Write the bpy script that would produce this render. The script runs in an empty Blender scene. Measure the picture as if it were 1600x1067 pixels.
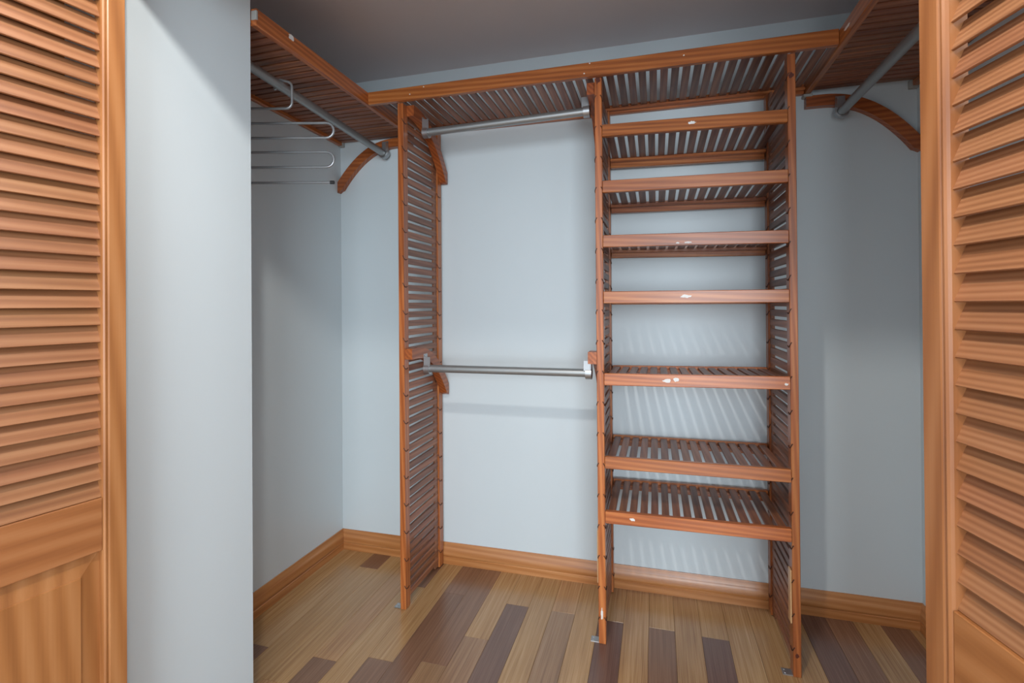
import bpy, bmesh, math, random
from mathutils import Vector, Matrix
random.seed(7)
SC = bpy.context.scene
COL = SC.collection
R = math.radians

# ------------------------------------------------------------------ camera
F, YAW, PIT, ROLL, SY = 794.01, R(15.765), R(0.289), R(-0.412), -61.32
cam = bpy.data.cameras.new('camera')
cam.sensor_fit = 'HORIZONTAL'; cam.sensor_width = 36.0
cam.lens = F / 1600 * 36.0
cam.shift_y = SY / 1600
cam.clip_start = 0.02
co = bpy.data.objects.new('camera', cam); COL.objects.link(co)
fwd = Vector((-math.sin(YAW), math.cos(YAW), 0)); rgt = Vector((math.cos(YAW), math.sin(YAW), 0)); up = Vector((0, 0, 1))
f2 = fwd * math.cos(PIT) + up * math.sin(PIT); u2 = up * math.cos(PIT) - fwd * math.sin(PIT)
r3 = rgt * math.cos(ROLL) + u2 * math.sin(ROLL); u3 = u2 * math.cos(ROLL) - rgt * math.sin(ROLL)
M = Matrix((r3, u3, -f2)).transposed().to_4x4(); M.translation = Vector((0, 0, 1.22))
co.matrix_world = M
SC.camera = co

# ------------------------------------------------------------------ world and lights
w = bpy.data.worlds.new('world'); SC.world = w; w.use_nodes = True
bg = w.node_tree.nodes['Background']
bg.inputs[0].default_value = (0.80, 0.91, 1.0, 1); bg.inputs[1].default_value = 1.05

def lamp(name, kind, loc, energy, color, **kw):
    l = bpy.data.lights.new(name, kind); l.energy = energy; l.color = color
    for k, v in kw.items(): setattr(l, k, v)
    o = bpy.data.objects.new(name, l); o.location = loc; COL.objects.link(o); return o
# the ceiling lamp of the room in front of the closet
lamp('room_lamp', 'POINT', (-0.32, 0.22, 2.37), 29, (1.0, 0.97, 0.92), shadow_soft_size=0.035)
# added daylight fill behind the camera, standing for unseen windows, brightens the closet
wl = lamp('daylight_fill', 'AREA', (0.9, -3.2, 1.45), 78, (0.84, 0.93, 1.0), shape='RECTANGLE', size=1.6, size_y=1.8)
wl.rotation_euler = (R(90), 0, R(12))

SC.view_settings.view_transform = 'Standard'; SC.view_settings.look = 'None'
SC.view_settings.gamma = 1.0; SC.view_settings.exposure = 0.76
SC.view_settings.use_curve_mapping = False

# ------------------------------------------------------------------ materials
def srgb(r, g, b):
    f = lambda c: (c / 255 / 12.92) if c / 255 <= 0.04045 else ((c / 255 + 0.055) / 1.055) ** 2.4
    return (f(r), f(g), f(b), 1)
def new_mat(name):
    m = bpy.data.materials.new(name); m.use_nodes = True
    return m, m.node_tree, m.node_tree.nodes['Principled BSDF']
def wood(name, dark, mid, light, axis, rough=0.38, wave=14, dist=5.0, vary=0.25, fine=300, along=1.6, coat=0.15, spread=(0.2, 0.8), streak=0.62, blend=0.5, hue=.003):
    m, nt, b = new_mat(name); N = nt.nodes; L = nt.links
    tc = N.new('ShaderNodeTexCoord'); oi = N.new('ShaderNodeObjectInfo')
    mul = N.new('ShaderNodeVectorMath'); mul.operation = 'MULTIPLY_ADD'
    cmb = N.new('ShaderNodeCombineXYZ')
    for i, k in enumerate((13.7, 7.3, 21.1)):
        mm = N.new('ShaderNodeMath'); mm.operation = 'MULTIPLY'; mm.inputs[1].default_value = k
        L.new(oi.outputs['Random'], mm.inputs[0]); L.new(mm.outputs[0], cmb.inputs[i])
    add = N.new('ShaderNodeVectorMath'); add.operation = 'ADD'
    L.new(tc.outputs['Object'], add.inputs[0]); L.new(cmb.outputs[0], add.inputs[1])
    def mapped(al, ac):
        mp = N.new('ShaderNodeMapping'); s = [ac] * 3; s['xyz'.index(axis)] = al
        mp.inputs['Scale'].default_value = s; L.new(add.outputs[0], mp.inputs[0]); return mp
    m1 = mapped(along, wave)
    wv = N.new('ShaderNodeTexWave'); wv.wave_type = 'BANDS'; wv.bands_direction = 'DIAGONAL'
    wv.inputs['Scale'].default_value = 1.0; wv.inputs['Distortion'].default_value = dist
    wv.inputs['Detail'].default_value = 4; wv.inputs['Detail Scale'].default_value = 0.8
    L.new(m1.outputs[0], wv.inputs[0])
    m2 = mapped(4, fine); n2 = N.new('ShaderNodeTexNoise'); n2.inputs['Scale'].default_value = 1; n2.inputs['Detail'].default_value = 3
    L.new(m2.outputs[0], n2.inputs[0])
    m3 = mapped(1.5, 12); n3 = N.new('ShaderNodeTexNoise'); n3.inputs['Scale'].default_value = 1; n3.inputs['Detail'].default_value = 3
    L.new(m3.outputs[0], n3.inputs[0])
    mx = N.new('ShaderNodeMix'); mx.inputs[0].default_value = streak
    L.new(wv.outputs['Fac'], mx.inputs[2]); L.new(n2.outputs['Fac'], mx.inputs[3])
    mx2 = N.new('ShaderNodeMix'); mx2.inputs[0].default_value = blend
    L.new(mx.outputs[0], mx2.inputs[2]); L.new(n3.outputs['Fac'], mx2.inputs[3])
    cr = N.new('ShaderNodeValToRGB'); e = cr.color_ramp.elements
    e[0].position = spread[0]; e[0].color = dark; e[1].position = spread[1]; e[1].color = light
    q = e.new(sum(spread) / 2); q.color = mid
    L.new(mx2.outputs[0], cr.inputs[0])
    hs = N.new('ShaderNodeHueSaturation')
    mr = N.new('ShaderNodeMapRange'); mr.inputs['To Min'].default_value = 1 - vary; mr.inputs['To Max'].default_value = 1 + vary
    L.new(oi.outputs['Random'], mr.inputs[0]); L.new(mr.outputs[0], hs.inputs['Value'])
    mr2 = N.new('ShaderNodeMapRange'); mr2.inputs['To Min'].default_value = 0.5 - hue; mr2.inputs['To Max'].default_value = 0.5 + hue
    ml = N.new('ShaderNodeMath'); ml.operation = 'FRACT'; mk = N.new('ShaderNodeMath'); mk.operation = 'MULTIPLY'; mk.inputs[1].default_value = 7.77
    L.new(oi.outputs['Random'], mk.inputs[0]); L.new(mk.outputs[0], ml.inputs[0]); L.new(ml.outputs[0], mr2.inputs[0]); L.new(mr2.outputs[0], hs.inputs['Hue'])
    L.new(cr.outputs[0], hs.inputs['Color']); L.new(hs.outputs[0], b.inputs['Base Color'])
    bp = N.new('ShaderNodeBump'); bp.inputs['Strength'].default_value = 0.12; bp.inputs['Distance'].default_value = 0.001
    L.new(n2.outputs['Fac'], bp.inputs['Height']); L.new(bp.outputs[0], b.inputs['Normal'])
    b.inputs['Roughness'].default_value = rough; b.inputs['Coat Weight'].default_value = coat; b.inputs['Coat Roughness'].default_value = 0.25
    return m
def paint(name, c, rough=0.5, var=0.02):
    m, nt, b = new_mat(name); N = nt.nodes; L = nt.links
    tc = N.new('ShaderNodeTexCoord')
    n = N.new('ShaderNodeTexNoise'); n.inputs['Scale'].default_value = 3; n.inputs['Detail'].default_value = 4
    L.new(tc.outputs['Object'], n.inputs[0])
    mr = N.new('ShaderNodeMapRange'); mr.inputs['To Min'].default_value = 1 - var; mr.inputs['To Max'].default_value = 1 + var
    L.new(n.outputs['Fac'], mr.inputs[0])
    hs = N.new('ShaderNodeHueSaturation'); hs.inputs['Color'].default_value = c; L.new(mr.outputs[0], hs.inputs['Value'])
    L.new(hs.outputs[0], b.inputs['Base Color'])
    n2 = N.new('ShaderNodeTexNoise'); n2.inputs['Scale'].default_value = 220; n2.inputs['Detail'].default_value = 2
    L.new(tc.outputs['Object'], n2.inputs[0])
    bp = N.new('ShaderNodeBump'); bp.inputs['Strength'].default_value = 0.06; bp.inputs['Distance'].default_value = 0.001
    L.new(n2.outputs['Fac'], bp.inputs['Height']); L.new(bp.outputs[0], b.inputs['Normal'])
    b.inputs['Roughness'].default_value = rough
    return m
def metal(name, c, rough=0.4, met=0.9):
    m, nt, b = new_mat(name); N = nt.nodes; L = nt.links
    tc = N.new('ShaderNodeTexCoord'); n = N.new('ShaderNodeTexNoise'); n.inputs['Scale'].default_value = 60; n.inputs['Detail'].default_value = 3
    L.new(tc.outputs['Object'], n.inputs[0])
    mr = N.new('ShaderNodeMapRange'); mr.inputs['To Min'].default_value = rough - .06; mr.inputs['To Max'].default_value = rough + .06
    L.new(n.outputs['Fac'], mr.inputs[0]); L.new(mr.outputs[0], b.inputs['Roughness'])
    b.inputs['Base Color'].default_value = c; b.inputs['Metallic'].default_value = met
    return m

WALL = paint('wall_paint', (0.63, 0.70, 0.73, 1), 0.40)
CEIL = paint('ceiling_paint', (0.72, 0.68, 0.69, 1), 0.7)
def ax3(fn): return {a: fn(a) for a in 'xyz'}
RAIL = ax3(lambda a: wood('cedar_rail_' + a, srgb(112, 54, 24), srgb(170, 94, 44), srgb(208, 136, 76), a, rough=0.36, wave=34, dist=4, vary=0.16, coat=0.25))
SLAT = ax3(lambda a: wood('cedar_slat_' + a, srgb(96, 56, 40), srgb(134, 84, 60), srgb(166, 112, 80), a, rough=0.45, wave=30, dist=3, vary=0.22, coat=0.1))
CARV = ax3(lambda a: wood('cedar_arch_' + a, srgb(98, 44, 20), srgb(160, 82, 38), srgb(196, 116, 60), a, rough=0.38, wave=30, dist=4, vary=0.12, coat=0.2))
DOOR = ax3(lambda a: wood('door_wood_' + a, srgb(128, 76, 38), srgb(156, 100, 56), srgb(172, 118, 74), a, rough=0.42, wave=16, dist=3.5, vary=0.07, coat=0.12, fine=220, streak=0.45))
DSLT = ax3(lambda a: wood('door_slat_wood_' + a, srgb(116, 70, 42), srgb(146, 96, 62), srgb(166, 118, 82), a, rough=0.45, wave=60, dist=2.0, vary=0.06, coat=0.08, fine=260, along=.8, streak=0.5))
BASE = ax3(lambda a: wood('baseboard_wood_' + a, srgb(152, 94, 46), srgb(182, 122, 68), srgb(204, 150, 98), a, rough=0.33, wave=22, dist=3, vary=0.03, coat=0.3, along=.8))
kw = dict(rough=0.25, wave=30, dist=3, fine=300, along=.5, coat=0.35, streak=0.92, blend=.4, spread=(.3, .7))
FL = {'l': wood('plank_light', srgb(140, 102, 66), srgb(172, 132, 88), srgb(196, 160, 116), 'y', vary=0.07, **kw),
      'm': wood('plank_tan', srgb(122, 90, 64), srgb(150, 116, 84), srgb(170, 136, 104), 'y', vary=0.05, **kw),
      'd': wood('plank_brown', srgb(104, 72, 54), srgb(126, 90, 68), srgb(144, 108, 84), 'y', vary=0.07, **kw),
      'v': wood('plank_dark', srgb(92, 66, 56), srgb(110, 80, 68), srgb(126, 96, 82), 'y', vary=0.05, **kw)}
ALU = metal('grey_rod_metal', (0.36, 0.37, 0.37, 1), 0.42, 0.75)
STEEL = metal('bracket_steel', (0.45, 0.46, 0.47, 1), 0.35, 0.85)
CHROME = metal('hanger_chrome', (0.36, 0.37, 0.38, 1), 0.35, 0.6)
BLACK = paint('black_rubber', (0.02, 0.02, 0.02, 1), 0.5)
WHITE = paint('white_smear', (0.75, 0.74, 0.72, 1), 0.6)
PALE = wood('pale_wood', srgb(196, 150, 104), srgb(212, 170, 124), srgb(224, 186, 142), 'z', vary=0.02)
KNOT = paint('knot_wood', srgb(84, 34, 20), 0.4, 0.2)
GREYCAP = paint('grey_cap', (0.36, 0.36, 0.34, 1), 0.5)
GROOVE = paint('notch_dark', srgb(70, 36, 22), 0.6)

# ------------------------------------------------------------------ helpers
def empty(name, loc=(0, 0, 0), rot=(0, 0, 0)):
    o = bpy.data.objects.new(name, None); o.location = loc; o.rotation_euler = rot; o.empty_display_size = .1; COL.objects.link(o); return o
def tag(o, label=None, cat=None, group=None, kind=None):
    for k, v in (('label', label), ('category', cat), ('group', group), ('kind', kind)):
        if v: o[k] = v
    return o
def mesh_from(bm, name, mat, smooth=False):
    bmesh.ops.recalc_face_normals(bm, faces=bm.faces)
    me = bpy.data.meshes.new(name); bm.to_mesh(me); bm.free()
    me.materials.append(mat)
    if smooth:
        for p in me.polygons: p.use_smooth = True
        try: me.set_sharp_from_angle(angle=R(38))
        except Exception: pass
    return me
def link(name, me, parent=None, loc=(0, 0, 0), rot=(0, 0, 0)):
    o = bpy.data.objects.new(name, me); o.location = loc; o.rotation_euler = rot; COL.objects.link(o)
    if parent: o.parent = parent
    return o
_cache = {}
def box_mesh(sx, sy, sz, mat, bev):
    key = (round(sx, 5), round(sy, 5), round(sz, 5), mat.name, bev)
    if key not in _cache:
        bm = bmesh.new(); bmesh.ops.create_cube(bm, size=1)
        bmesh.ops.scale(bm, vec=(sx, sy, sz), verts=bm.verts)
        if bev: bmesh.ops.bevel(bm, geom=list(bm.edges), offset=bev, segments=1, affect='EDGES')
        _cache[key] = mesh_from(bm, 'box', mat)
    return _cache[key]
def box(name, x0, x1, y0, y1, z0, z1, mat, parent=None, bev=0.0015):
    if isinstance(mat, dict):
        d = {'x': x1 - x0, 'y': y1 - y0, 'z': z1 - z0}; mat = mat[max(d, key=d.get)]
    return link(name, box_mesh(x1 - x0, y1 - y0, z1 - z0, mat, bev), parent, ((x0 + x1) / 2, (y0 + y1) / 2, (z0 + z1) / 2))
def prism(poly, depth, axis):
    """polygon extruded along axis. axis 'x': poly=(y,z); 'y': poly=(x,z); 'z': poly=(x,y)"""
    bm = bmesh.new()
    def v(p, t):
        return {'x': (t, p[0], p[1]), 'y': (p[0], t, p[1]), 'z': (p[0], p[1], t)}[axis]
    a = [bm.verts.new(v(p, 0)) for p in poly]; b = [bm.verts.new(v(p, depth)) for p in poly]
    n = len(poly); bm.faces.new(a); bm.faces.new(b[::-1])
    for i in range(n): bm.faces.new((a[i], b[i], b[(i + 1) % n], a[(i + 1) % n]))
    return bm
def tube_bm(pts, r, n=12, caps=True, bm=None):
    bm = bm or bmesh.new(); pts = [Vector(p) for p in pts]
    t0 = (pts[1] - pts[0]).normalized()
    ref = Vector((0, 0, 1)) if abs(t0.z) < .9 else Vector((1, 0, 0))
    nn = t0.cross(ref).normalized(); rings = []
    for i, p in enumerate(pts):
        t = (pts[min(i + 1, len(pts) - 1)] - pts[max(i - 1, 0)]).normalized()
        nn = (nn - t * nn.dot(t)).normalized(); bb = t.cross(nn)
        rings.append([bm.verts.new(p + (nn * math.cos(2 * math.pi * k / n) + bb * math.sin(2 * math.pi * k / n)) * r) for k in range(n)])
    for a, b in zip(rings, rings[1:]):
        for k in range(n): bm.faces.new((a[k], a[(k + 1) % n], b[(k + 1) % n], b[k]))
    if caps: bm.faces.new(rings[0]); bm.faces.new(rings[-1][::-1])
    return bm

# ------------------------------------------------------------------ room shell
D, XL, XR, ZC = 2.2434, -1.5303, 0.9500, 2.3404
NX, NY, FY = -1.1356, 1.222, 0.73          # wall block at the left of the opening
JR = 0.575                                 # right jamb
def structure(name, *a, mat=WALL):
    o = box(name, *a, mat, None, 0); o['kind'] = 'structure'; return o
structure('wall_back', XL - .1, XR + .1, D, D + .1, -.05, 2.62)
structure('wall_left', XL - .1, XL, NY, D, -.05, 2.62)
structure('wall_right', XR, XR + .1, FY + .12, D, -.05, 2.62)
structure('wall_front_left', -3.2, NX, FY, NY, -.05, 2.62)
structure('wall_front_right', JR, 2.6, FY, FY + .12, -.05, 2.62)
structure('wall_front_top', NX, JR, FY, FY + .12, 2.035, 2.62)
ce = structure('ceiling', XL - .1, XR + .1, FY + .12, D, ZC, ZC + .06, mat=CEIL)
structure('ceiling_room', -3.2, 2.6, -2.4, FY, 2.62, 2.68, mat=CEIL)

# floor: slab with single planks
fl = structure('floor', -3.2, 2.6, -2.4, D, -.06, -.0145, mat=FL['v'])
fl.location.z = -.037
E0, PW = 0.808, 0.0936
known = {24: [('l', 1.0)], 23: [('l', 1.52), ('d', .4)], 22: [('d', 2.10), ('l', 1.1)], 21: [('l', 1.385), ('l', .5)],
         20: [('l', 1.52), ('d', .5)], 19: [('d', 2.015), ('l', 1.2)], 18: [('l', 1.568), ('d', .6)], 17: [('d', 2.006), ('d', 1.1)],
         16: [('d', 1.596), ('m', .7)], 15: [('l', 1.762), ('m', .9)], 14: [('l', 1.996), ('v', 1.1)], 13: [('l', 1.2)],
         12: [('l', 1.996), ('m', 1.1)], 11: [('l', 1.3)], 10: [('l', 1.99), ('v', 1.2)], 9: [('l', 1.25)], 8: [('l', 1.99), ('d', 1.15)],
         7: [('l', 1.3)], 6: [('l', 1.985), ('v', 1.2)], 5: [('l', 1.2)], 4: [('l', 1.3)], 3: [('l', 1.2)], 2: [('v', 1.1)], 1: [('d', 1.3)],
         0: [('l', 1.2)], -1: [('d', 1.1)], -2: [('l', 1.2)]}
floor_meshes = {}
for k in range(-12, 36):
    x1 = E0 - PW * k; x0 = x1 - PW
    back = D - .002 if -2 <= k <= 25 else FY - .0
    if k == 25: back = FY
    if x0 < XL - .01 or x1 > XR + .06: back = FY
    segs = list(known.get(k, [])) if back > 1 else []
    y = back
    while y > -.9:
        if segs: t, ny = segs.pop(0)
        else: t = random.choice('lllldvm'); ny = y - random.choice((.7, .9, 1.1))
        ny = max(ny, -1.0)
        if x0 < NX and ny < NY < y and x0 < NX: pass
        ln = y - ny
        me = box_mesh(PW - .0006, ln - .0006, .012, FL[t], 0.0007)
        p = link('plank', me, fl, ((x0 + x1) / 2 - fl.location.x, (y + ny) / 2 - fl.location.y, -.006 - fl.location.z))
        y = ny

# baseboards
prof = [(0, 0), (-.0155, 0), (-.0155, .030), (-.0135, .032), (-.0135, .034), (-.016, .037), (-.0165, .045), (-.015, .060), (-.011, .074), (-.008, .078), (-.008, .084), (-.0055, .088), (-.0055, .094), (-.004, .097), (0, .097)]
def bb(name, me, loc=(0, 0, 0)):
    o = link(name, me, None, loc); o['kind'] = 'structure'; return o
bb('baseboard_back', mesh_from(prism([(D + a, z) for a, z in prof], XR - XL, 'x'), 'bb', BASE['x'], True), (XL, 0, 0))
bb('baseboard_left', mesh_from(prism([(XL - a, z) for a, z in prof], D - NY, 'y'), 'bb', BASE['y'], True), (0, NY, 0))
bb('baseboard_right', mesh_from(prism([(XR + a, z) for a, z in prof], D - FY - .12, 'y'), 'bb', BASE['y'], True), (0, FY + .12, 0))

# ------------------------------------------------------------------ slatted side panels
YF, YB = 1.8475, 2.224
ZT = 2.037
SP = 0.0368
def smear(parent, x, y, z, wx, wz, mat=WHITE, axis='y', name='paint_smear'):
    rnd = random.Random(int((x + z) * 1000)); n = 14; poly = []
    for i in range(n):
        a = 2 * math.pi * i / n; rr = rnd.uniform(.65, 1.1)
        poly.append((wx / 2 * rr * math.cos(a), wz / 2 * rr * math.sin(a)))
    me = mesh_from(prism(poly, .0008, axis), name, mat)
    return link(name, me, parent, (x, y - .0008, z) if axis == 'y' else (x, y, z))
_pins = {}
def pin_mesh(s):
    """small curled notch on the inner edge of a post; s = side the panel shows to"""
    if s not in _pins:
        pts = [(-s * .005, -.0012, .012), (-s * .001, -.0016, .006), (s * .0006, .000, .001), (s * .0012, .008, -.004), (s * .0012, .018, -.005), (s * .0008, .028, -.001)]
        _pins[s] = mesh_from(tube_bm(pts, .0017, 5), 'notch', GROOVE, True)
    return _pins[s]
def side_panel(x0, x1, label, sides):
    t = empty('slatted_side_panel', ((x0 + x1) / 2, YF, 0)); tag(t, label, 'closet panel', 'slatted side panels of the closet')
    xc = (x0 + x1) / 2; h = (x1 - x0) / 2
    L = lambda x: x - xc
    fp = box('post', -h, h, 0, .040, .0, ZT, RAIL, t)
    rp = box('post', -h, h, 2.182 - YF, YB - YF, 0.004, ZT, RAIL, t)
    z = .030
    while z + .0245 < ZT - .002:
        box('slat', -.006, .006, .040, 2.182 - YF, z, z + .0245, SLAT, t, .0012)
        z += SP
    for yy in (.040, 2.150 - YF):           # hidden battens that close the slat gaps at both ends
        w_ = .008 if yy < .1 else .032
        box('batten', -.0045, .0045, yy, yy + w_, .01, ZT - .004, SLAT, t, .0005)
    for s in sides:
        z = .085
        while z < ZT - .05:
            link('shelf_notch', pin_mesh(s), t, (s * h, .0, z)); link('shelf_notch', pin_mesh(s), t, (s * h, 2.182 - YF, z - .012))
            z += SP * 3
    # steel foot bracket with two screws
    fb = box('foot_bracket', -h - .030, -h + .002, .002, .034, .0005, .003, STEEL, t, .0005)
    for yy in (.011, .026):
        bm = bmesh.new(); bmesh.ops.create_cone(bm, cap_ends=True, segments=10, radius1=.0042, radius2=.003, depth=.002)
        link('screw', mesh_from(bm, 'screw', STEEL), fb, (-.008, yy - .018, .002))
    return t
XP = [(-.9965, -.9725), (-.2060, -.1805), (.4225, .4470)]
pl = side_panel(*XP[0], 'left slatted wood panel standing alone between the corner and the two-rod bay', (1,))
pm = side_panel(*XP[1], 'middle slatted wood panel between the two-rod bay and the shelves', (-1, 1))
pr = side_panel(*XP[2], 'right slatted wood panel closing the shelf tower, tan strip near its foot', (-1,))
# details on the posts
smear(pm, -.001, 0, .107, .008, .045)
smear(pm, -.001, 0, 2.035, .021, .044, KNOT, name='wood_knot')
smear(pr, -.001, 0, 1.965, .018, .020, KNOT, name='wood_knot')
smear(pr, .000, 0, .070, .012, .018, KNOT, name='wood_knot')
tag(box('spacer_strip', -.0175, -.0127, .004, .034, .17, .345, PALE, pr), 'pale unstained wood strip')
tag(box('spacer_strip', -.0180, -.0127, .012, .040, .21, .40, PALE, pm), 'pale unstained wood strip')

# ------------------------------------------------------------------ adjustable shelves
SX0, SX1 = -.1795, .4215
def shelf(ztop, drop, label, tilt=0.0, dirt=None, knot=None):
    wd = SX1 - SX0; xc = (SX0 + SX1) / 2
    t = empty('slatted_shelf', (xc, YF - .006, ztop), (0, tilt, 0)); t.rotation_euler.x = -math.atan(drop / .37)
    tag(t, label, 'shelf', 'slatted shelves of the closet tower')
    h = .043; hw = wd / 2
    box('front_rail', -hw, hw, 0, .020, -h, 0, RAIL, t, .0018)
    dB = 2.220 - YF + .006
    box('back_rail', -hw + .001, hw - .001, dB - .020, dB, -h, 0, RAIL, t, .0018)
    n = 16; pit = (wd - .008) / n; sw = .0255
    for i in range(n):
        x = -hw + .004 + (i + .5) * pit
        box('slat', x - sw / 2, x + sw / 2, .020, dB - .020, -.013, -.004, SLAT, t, .0012)
    box('batten', -hw + .002, hw - .002, .020, .026, -.024, -.013, RAIL, t, .0008)
    box('batten', -hw + .002, hw - .002, dB - .048, dB - .020, -.024, -.013, RAIL, t, .0008)
    for s in (-1, 1):                       # small steel shelf pins at the ends
        for yy in (.012, dB - .012):
            bm = tube_bm([(s * (hw - .004), yy, -h + .006), (s * (hw + .0004), yy, -h + .006)], .003, 8)
            link('shelf_pin', mesh_from(bm, 'pin', STEEL, True), t)
    if dirt:
        for dx, dz, a, b in dirt: smear(t, dx, 0, dz, a, b)
    return t
shelf(1.8595, .023, 'top slatted shelf of the tower, with a grey scuff on its front rail', .018, [(.005, -.020, .026, .012)])
shelf(1.660, .013, 'second slatted shelf from the top of the tower, clean lighter front rail', .010)
shelf(1.463, .008, 'third slatted shelf from the top, two white smears low on its rail', .014, [(-.045, -.034, .014, .006), (-.012, -.033, .03, .007)])
shelf(1.265, .005, 'fourth slatted shelf from the top, seen edge-on at eye level', .002, [(-.02, -.020, .04, .012)])
shelf(.976, .014, 'third slatted shelf from the bottom, with a large white smear on its rail', -.012, [(-.085, -.022, .03, .014), (-.055, -.018, .024, .016), (.288, -.026, .012, .010)])
shelf(.676, .012, 'second slatted shelf from the bottom, close above the lowest one', -.003)
shelf(.481, .002, 'lowest slatted shelf of the tower, with a white patch left on its rail', -.006, [(-.205, -.020, .022, .012)])

# ------------------------------------------------------------------ top shelves along the walls
HR = .0505; Z0 = ZT; Z1 = ZT + HR
LX, RX = -1.1185, 0.5675
def corner_cap(parent, x0, x1, y0, y1, z0, z1): return tag(box('end_cap', x0, x1, y0, y1, z0, z1, GREYCAP, parent, .002), 'grey end cap')
t = empty('long_top_shelf', (0, YF, Z0)); tag(t, 'long slatted top shelf along the back wall, resting on the three side panels', 'shelf')
fr = box('front_rail', LX + .0005, RX - .0005, -.022, -.001, 0, HR, RAIL, t, .002)
box('wall_rail', LX + .022, RX - .001, D - YF - .022, D - YF - .001, .0, .040, RAIL, t, .002)
x = LX + .026; i = 0
while x + .0265 < RX - .0005:
    box('slat', x, x + .0265, -.001, D - YF - .022, .022, .031, SLAT, t, .0012); x += .0385
box('batten', LX + .024, RX - .001, D - YF - .040, D - YF - .0225, .0105, .0215, RAIL, t, .0008)
for xx, zz in ((-.93, .02), (-.87, .042), (-.24, .012), (-.22, .046), (.10, .03)):
    smear(t, xx, -.022, zz, .006, .005)

t = empty('left_top_shelf', (XL, D, Z0)); t.name = 'top_shelf'; tag(t, 'slatted top shelf along the left wall above the trouser hanger', 'shelf'); t.rotation_euler.x = -.012
LY = NY + .004 - D
box('front_rail', LX - XL - .021, LX - XL, LY, -.001, -.004, HR - .004, RAIL, t, .002)
box('wall_rail', .001, .021, LY, -.02, -.012, .03, RAIL, t, .002)
y = LY + .01
while y + .03 < -.002:
    box('slat', .0215, LX - XL - .0215, y, y + .0290, .004, .013, SLAT, t, .0012); y += .0372
corner_cap(t, .0005, .026, -.0195, -.001, -.017, .012)
corner_cap(t, LX - XL - .018, LX - XL + .002, LY - .002, LY + .006, .012, .040)
smear(t, LX - XL + .0001, 1.375 - D, .036, .026, .020, axis='x', name='paint_smear')

t = empty('right_top_shelf', (XR, D, Z0)); t.name = 'top_shelf'; tag(t, 'slatted top shelf along the right wall, behind the right louvred door', 'shelf')
RY = FY + .135 - D
box('front_rail', RX - XR, RX - XR + .021, RY, -.001, -.004, HR - .004, RAIL, t, .002)
box('wall_rail', -.022, -.001, RY, -.02, -.012, .03, RAIL, t, .002)
y = RY + .01
while y + .03 < -.002:
    box('slat', RX - XR + .0215, -.0225, y, y + .0290, .004, .013, SLAT, t, .0012); y += .0372
corner_cap(t, -.030, -.0005, -.0195, -.001, -.020, .012)
corner_cap(t, RX - XR - .006, RX - XR + .026, -.034, -.001, -.016, -.0045)
smear(t, RX - XR - .0008, 1.76 - D, .02, .05, .010, axis='x')

# ------------------------------------------------------------------ curved brackets and rods
def arch_poly(a=.405):
    P = []; n = 18; flat = .33; hh = .192
    us = [a] + [flat - flat * i / n for i in range(n + 1)]
    f = lambda u: 0 if u >= flat else -hh * ((flat - u) / flat) ** 2.3
    out = [(u, f(u)) for u in us]
    th = .043; inn = []
    k = 26
    for i in range(k + 1):
        u = a + (-.045 - a) * i / k
        e = 1e-3; s = (f(u + e) - f(u - e)) / (2 * e)
        l = math.hypot(s, 1.0); p = (u + th * s / l, f(u) - th / l)
        if p[0] >= .016: inn.append(p)
    out = [p for p in out] + [(0, -.245), (.013, inn[-1][1] - .004)]
    if inn[0][0] < a: inn.insert(0, (a, inn[0][1]))
    return out + inn[::-1]
def curved_bracket(loc, rotz, thick, label, hook_u, hook_z, group='curved wooden rod brackets', strap=.05, hook_side=1, reach=.405):
    """local: +X away from the wall, Z up, thickness along +Y (hook_side) ; rod leaves along local +Y"""
    t = empty('curved_bracket', loc, (0, 0, rotz)); tag(t, label, 'bracket', group)
    p = arch_poly(reach)
    me = mesh_from(prism(p, thick * hook_side, 'y'), 'arch', CARV['x'])
    link('arch', me, t)
    # steel hook: cup under the rod, strap up to the arch
    s = hook_side; y0 = thick * s
    bm = bmesh.new(); n = 20; ri, ro, wd = .0172, .0240, .022
    vs = []
    for k in range(n + 1):
        an = math.pi * (.88 + 1.34 * k / n)
        c, q = math.cos(an), math.sin(an)
        vs.append([bm.verts.new((r_ * c, yy, r_ * q)) for r_, yy in ((ri, 0), (ro, 0), (ro, wd * s), (ri, wd * s))])
    for a, b in zip(vs, vs[1:]):
        for j in range(4): bm.faces.new((a[j], a[(j + 1) % 4], b[(j + 1) % 4], b[j]))
    bm.faces.new(vs[0]); bm.faces.new(vs[-1][::-1])
    hk = link('rod_cup', mesh_from(bm, 'cup', STEEL, True), t, (hook_u, y0 + .002 * s, hook_z))
    # round end plate behind the rod end
    bm = bmesh.new(); bmesh.ops.create_cone(bm, cap_ends=True, segments=24, radius1=.0240, radius2=.0240, depth=.003)
    bmesh.ops.rotate(bm, verts=bm.verts, cent=(0, 0, 0), matrix=Matrix.Rotation(R(90), 3, 'X'))
    link('end_plate', mesh_from(bm, 'plate', STEEL, True), hk, (0, -.0005 * s, 0))
    a0, a1 = sorted((y0, y0 + .0025 * s))
    box('strap', hook_u - .017, hook_u + .017, a0, a1, hook_z + .004, hook_z + strap + .012, STEEL, t, .0006)
    a0, a1 = sorted((y0 + .0025 * s, y0 + .030 * s))
    box('strap', hook_u + .0165, hook_u + .019, a0, a1, hook_z + .010, hook_z + strap, STEEL, t, .0006)
    for dz in (.008,):
        bm = bmesh.new(); bmesh.ops.create_uvsphere(bm, u_segments=10, v_segments=6, radius=.0038)
        link('screw', mesh_from(bm, 'screw', STEEL, True), hk, (.008, .003 * s, strap + dz - .004))
    return t
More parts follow.
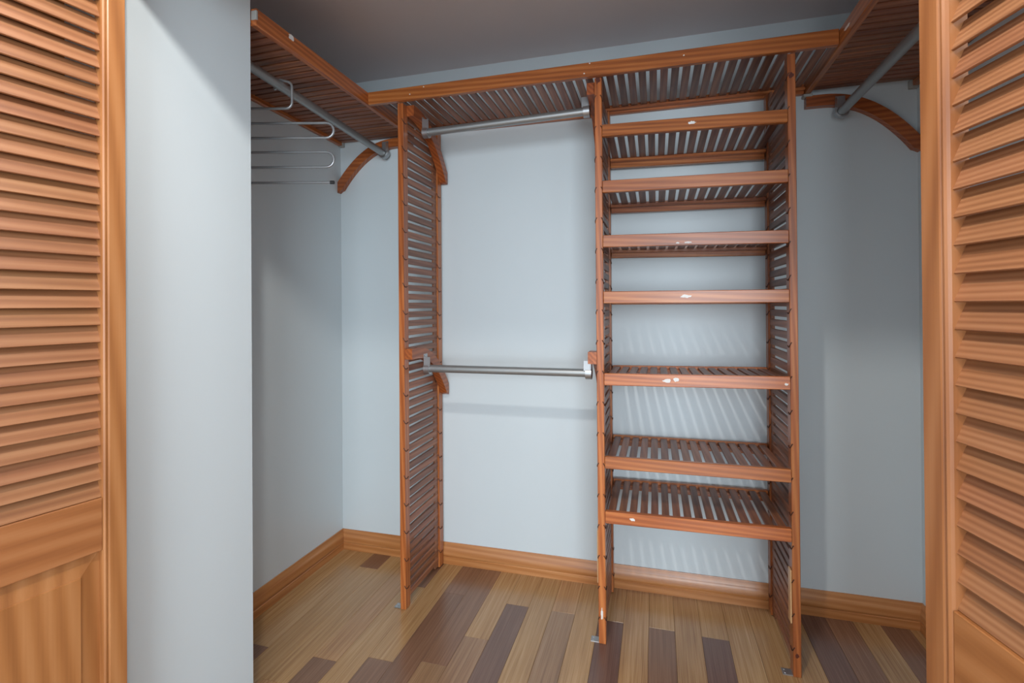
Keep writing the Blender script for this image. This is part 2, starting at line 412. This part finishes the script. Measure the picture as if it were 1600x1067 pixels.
def rod(a, b, label):
    a, b = Vector(a), Vector(b)
    t = link('hanging_rod', mesh_from(tube_bm([Vector((0, 0, 0)), b - a], .0160, 28), 'rod', ALU, True), None, a)
    return tag(t, label, 'rod', 'grey metal closet rods')
# wall-mounted, left and right corners. local +X = world +X (left), -X (right)
curved_bracket((XL + .001, D - .001, Z0 - .0045), 0, .030, 'curved wooden bracket in the left corner carrying the rod of the left wall', .2685, -.075, hook_side=-1, strap=.050)
rod((-1.2615, 2.205, 1.957), (-1.2615, NY + .012, 2.008), 'grey rod along the left wall, with the trouser hanger on it')
curved_bracket((XR - .001, D - .001, Z0 - .0125), math.pi, .030, 'curved wooden bracket in the right corner, chipped below, carrying the right rod', .262, -.0785, hook_side=1, strap=.052, reach=.378)
rod((.687, 2.205, 1.946), (.687, FY + .135, 1.948), 'grey rod along the right wall, running off behind the right door')
# on the panels: +X local points to the room (world -Y); rotz=-90: X->-Y, Y->+X
yr = 1.972; hu = D - .001 - yr
def pb(xp, side, ztop, hz, label, reach=.372):
    # rotate so local X -> -Y ; local Y -> +X
    return curved_bracket((xp, D - .019, ztop), R(-90), .032, label, hu - .018, hz - ztop, hook_side=side, strap=.05, reach=reach)
pb(XP[0][1] + .0003, 1, Z0 - .001, 1.952, 'curved wooden bracket at the top of the left panel, holding the upper short rod', .345)
pb(XP[1][0] - .0003, -1, Z0 - .001, 1.967, 'curved wooden bracket at the top of the middle panel, upper end of the short rod', .345)
pb(XP[0][1] + .0003, 1, 1.046, .954, 'curved wooden bracket half way up the left panel, holding the lower rod')
pb(XP[1][0] - .0003, -1, 1.046, .954, 'curved wooden bracket half way up the middle panel, square end showing beside the post')
rod((XP[0][1] + .036, yr, 1.952), (XP[1][0] - .036, yr, 1.967), 'short grey rod high in the middle bay under the top shelf')
rod((XP[0][1] + .036, yr, .954), (XP[1][0] - .036, yr, .954), 'short grey rod at half height in the middle bay')

# ------------------------------------------------------------------ trouser hanger on the left rod
HP = Vector((-1.2615, 1.495, 0)); du = Vector((math.cos(YAW), math.sin(YAW), 0))
th = empty('trouser_hanger', (HP.x, HP.y, 1.984)); tag(th, 'chrome multi-bar trouser hanger hooked over the left rod, black tip on its lowest bar', 'hanger')
ZR = 0.010                                   # rod centre relative to the empty
def hp(u, z): return Vector((du.x * u, du.y * u, z))
levels = [-.069, -.121, -.173, -.223, -.276, -.330]
uR, uL, rw = .160, -.160, .0045
pts = []
def arc(cu, cz, r_, a0, a1, n=8): return [hp(cu + r_ * math.cos(R(a0 + (a1 - a0) * i / n)), cz + r_ * math.sin(R(a0 + (a1 - a0) * i / n))) for i in range(n + 1)]
pts += arc(0, ZR, .0215, 215, 60, 10)
pts += [hp(.020, ZR + .0165)] + arc(.020, ZR - .004, .020, 80, 0, 5) + arc(.018, levels[0] + .022, .022, 0, -90, 6)
for k in range(6):
    z = levels[k]
    if k % 2 == 0 and k < 5:     # heading left, then turn down at the left end
        if k > 0: pass
        nz = levels[k + 1]; r_ = (z - nz) / 2; pts += arc(uL, (z + nz) / 2, r_, 90, 270, 8)
    elif k % 2 == 1 and k < 5:
        nz = levels[k + 1]; r_ = (z - nz) / 2; pts += arc(uR, (z + nz) / 2, r_, 90, -90, 8)
    else: pts += [hp(uR + .018, z)]
link('wire_frame', mesh_from(tube_bm(pts, rw, 10), 'wire', CHROME, True), th)
tip = tube_bm([hp(uR + .013, levels[5]), hp(uR + .027, levels[5])], .0062, 10)
tag(link('rubber_tip', mesh_from(tip, 'tip', BLACK, True), th), 'black rubber tip')

# ------------------------------------------------------------------ louvred bifold doors
ZM0, ZM1 = .735, .840; ZTOP = 2.005; PIT_ = .0345; LW, TH = .385, .028
def leaf_parts(t, s, off, rot):
    """leaf in its own frame: u from the closet end (0) to the knuckle (LW) along local -Y, face normal along local s*X"""
    g = Matrix.Translation(Vector((off[0], off[1], 0))) @ Matrix.Rotation(rot, 4, 'Z')
    def place(name, me, loc=(0, 0, 0), parent=t):
        o = link(name, me, parent); o.matrix_local = g @ Matrix.Translation(Vector(loc)); return o
    SW = .041
    def stile(u0, flip):
        pf = [(0, 0), (0, -TH), (SW, -TH), (SW, -.0065), (SW - .0012, -.0025), (SW - .004, -.0006), (SW - .0070, -.0012), (SW - .0082, -.0032), (SW - .0094, -.0010), (SW - .0115, 0)]
        P = []
        for u, v in pf:
            uu = u if not flip else LW - u
            P.append((s * v, -uu))
        return place('stile', mesh_from(prism(P, ZTOP - .012, 'z'), 'stile', DOOR['z']), (0, 0, .012))
    stile(0, False); stile(0, True)
    def bx_(name, u0, u1, v0, v1, z0, z1, mat, bev=.001):
        me = box_mesh(abs(v1 - v0), u1 - u0, z1 - z0, mat, bev)
        return place(name, me, (s * (v0 + v1) / 2, -(u0 + u1) / 2, (z0 + z1) / 2))
    iu0, iu1 = SW, LW - SW
    bx_('rail', iu0, iu1, -TH + .002, -.0035, ZM0, ZM1, DOOR['y'])
    bx_('rail', iu0, iu1, -TH + .002, -.0035, .012, .13, DOOR['y'])
    bx_('rail', iu0, iu1, -TH + .002, -.0035, 1.930, ZTOP, DOOR['y'])
    # raised panel: thin edge, sloped margin, raised field
    bm = bmesh.new(); m1 = .034
    def ring(u0, u1, v, z0, z1): return [bm.verts.new((s * v, -a, b)) for a, b in ((u0, z0), (u1, z0), (u1, z1), (u0, z1))]
    z0, z1 = .13, ZM0
    rs = [ring(iu0, iu1, -.022, z0, z1), ring(iu0, iu1, -.016, z0, z1), ring(iu0 + m1, iu1 - m1, -.0095, z0 + m1 + .01, z1 - m1 - .006), ring(iu0 + m1 + .001, iu1 - m1 - .001, -.0065, z0 + m1 + .011, z1 - m1 - .007)]
    for a, b in zip(rs, rs[1:]):
        for k in range(4): bm.faces.new((a[k], a[(k + 1) % 4], b[(k + 1) % 4], b[k]))
    bm.faces.new(rs[-1]); bm.faces.new(rs[0][::-1])
    place('raised_panel', mesh_from(bm, 'panel', DOOR['z']))
    # louvre slats: lower edge towards the face, upper edge deep
    d, h, tt = .0155, .0350, .0036
    key = ('louvre', s)
    if key not in _cache:
        nx, nz = h, d; l = math.hypot(nx, nz); nx, nz = nx / l * tt, nz / l * tt     # outward normal * thickness
        q = [(-d, h), (0, 0), (-.0004, -.0008), (-nx, -nz - .0002), (-d - nx, h - nz), (-d - nx * .5, h - nz * .3 + .001)]
        bm = prism([(s * a, b) for a, b in q], iu1 - iu0 + .006, 'y')
        _cache[key] = mesh_from(bm, 'louvre', DSLT['y'])
    z = ZM1 + .0015
    while z + h < 1.955:
        place('slat', _cache[key], (s * -.0085, -(iu1 + .003), z)); z += PIT_
def door(name, s, x, y, ang, back, label):
    t = empty(name, (x, y, 0)); t['kind'] = 'structure'; t['label'] = label
    leaf_parts(t, s, (0, 0), ang)
    if back: leaf_parts(t, -s, back[:2], back[2])
    return t
# far edge of each leaf at the track; the leaf runs back towards the room
AL, AR = R(-10.9), R(11.9)
LO = Vector((-1.0575, .797)); RO = Vector((.3378, .790))
# knuckle end of the left front leaf, the second leaf folded behind it
door('door_1', 1, LO.x, LO.y, AL, (-.0835, -.0720, R(-9.0)), 'left louvred bifold door of orange wood, folded open')
door('door_2', -1, RO.x, RO.y, AR, None, 'right louvred bifold door of orange wood, folded open')
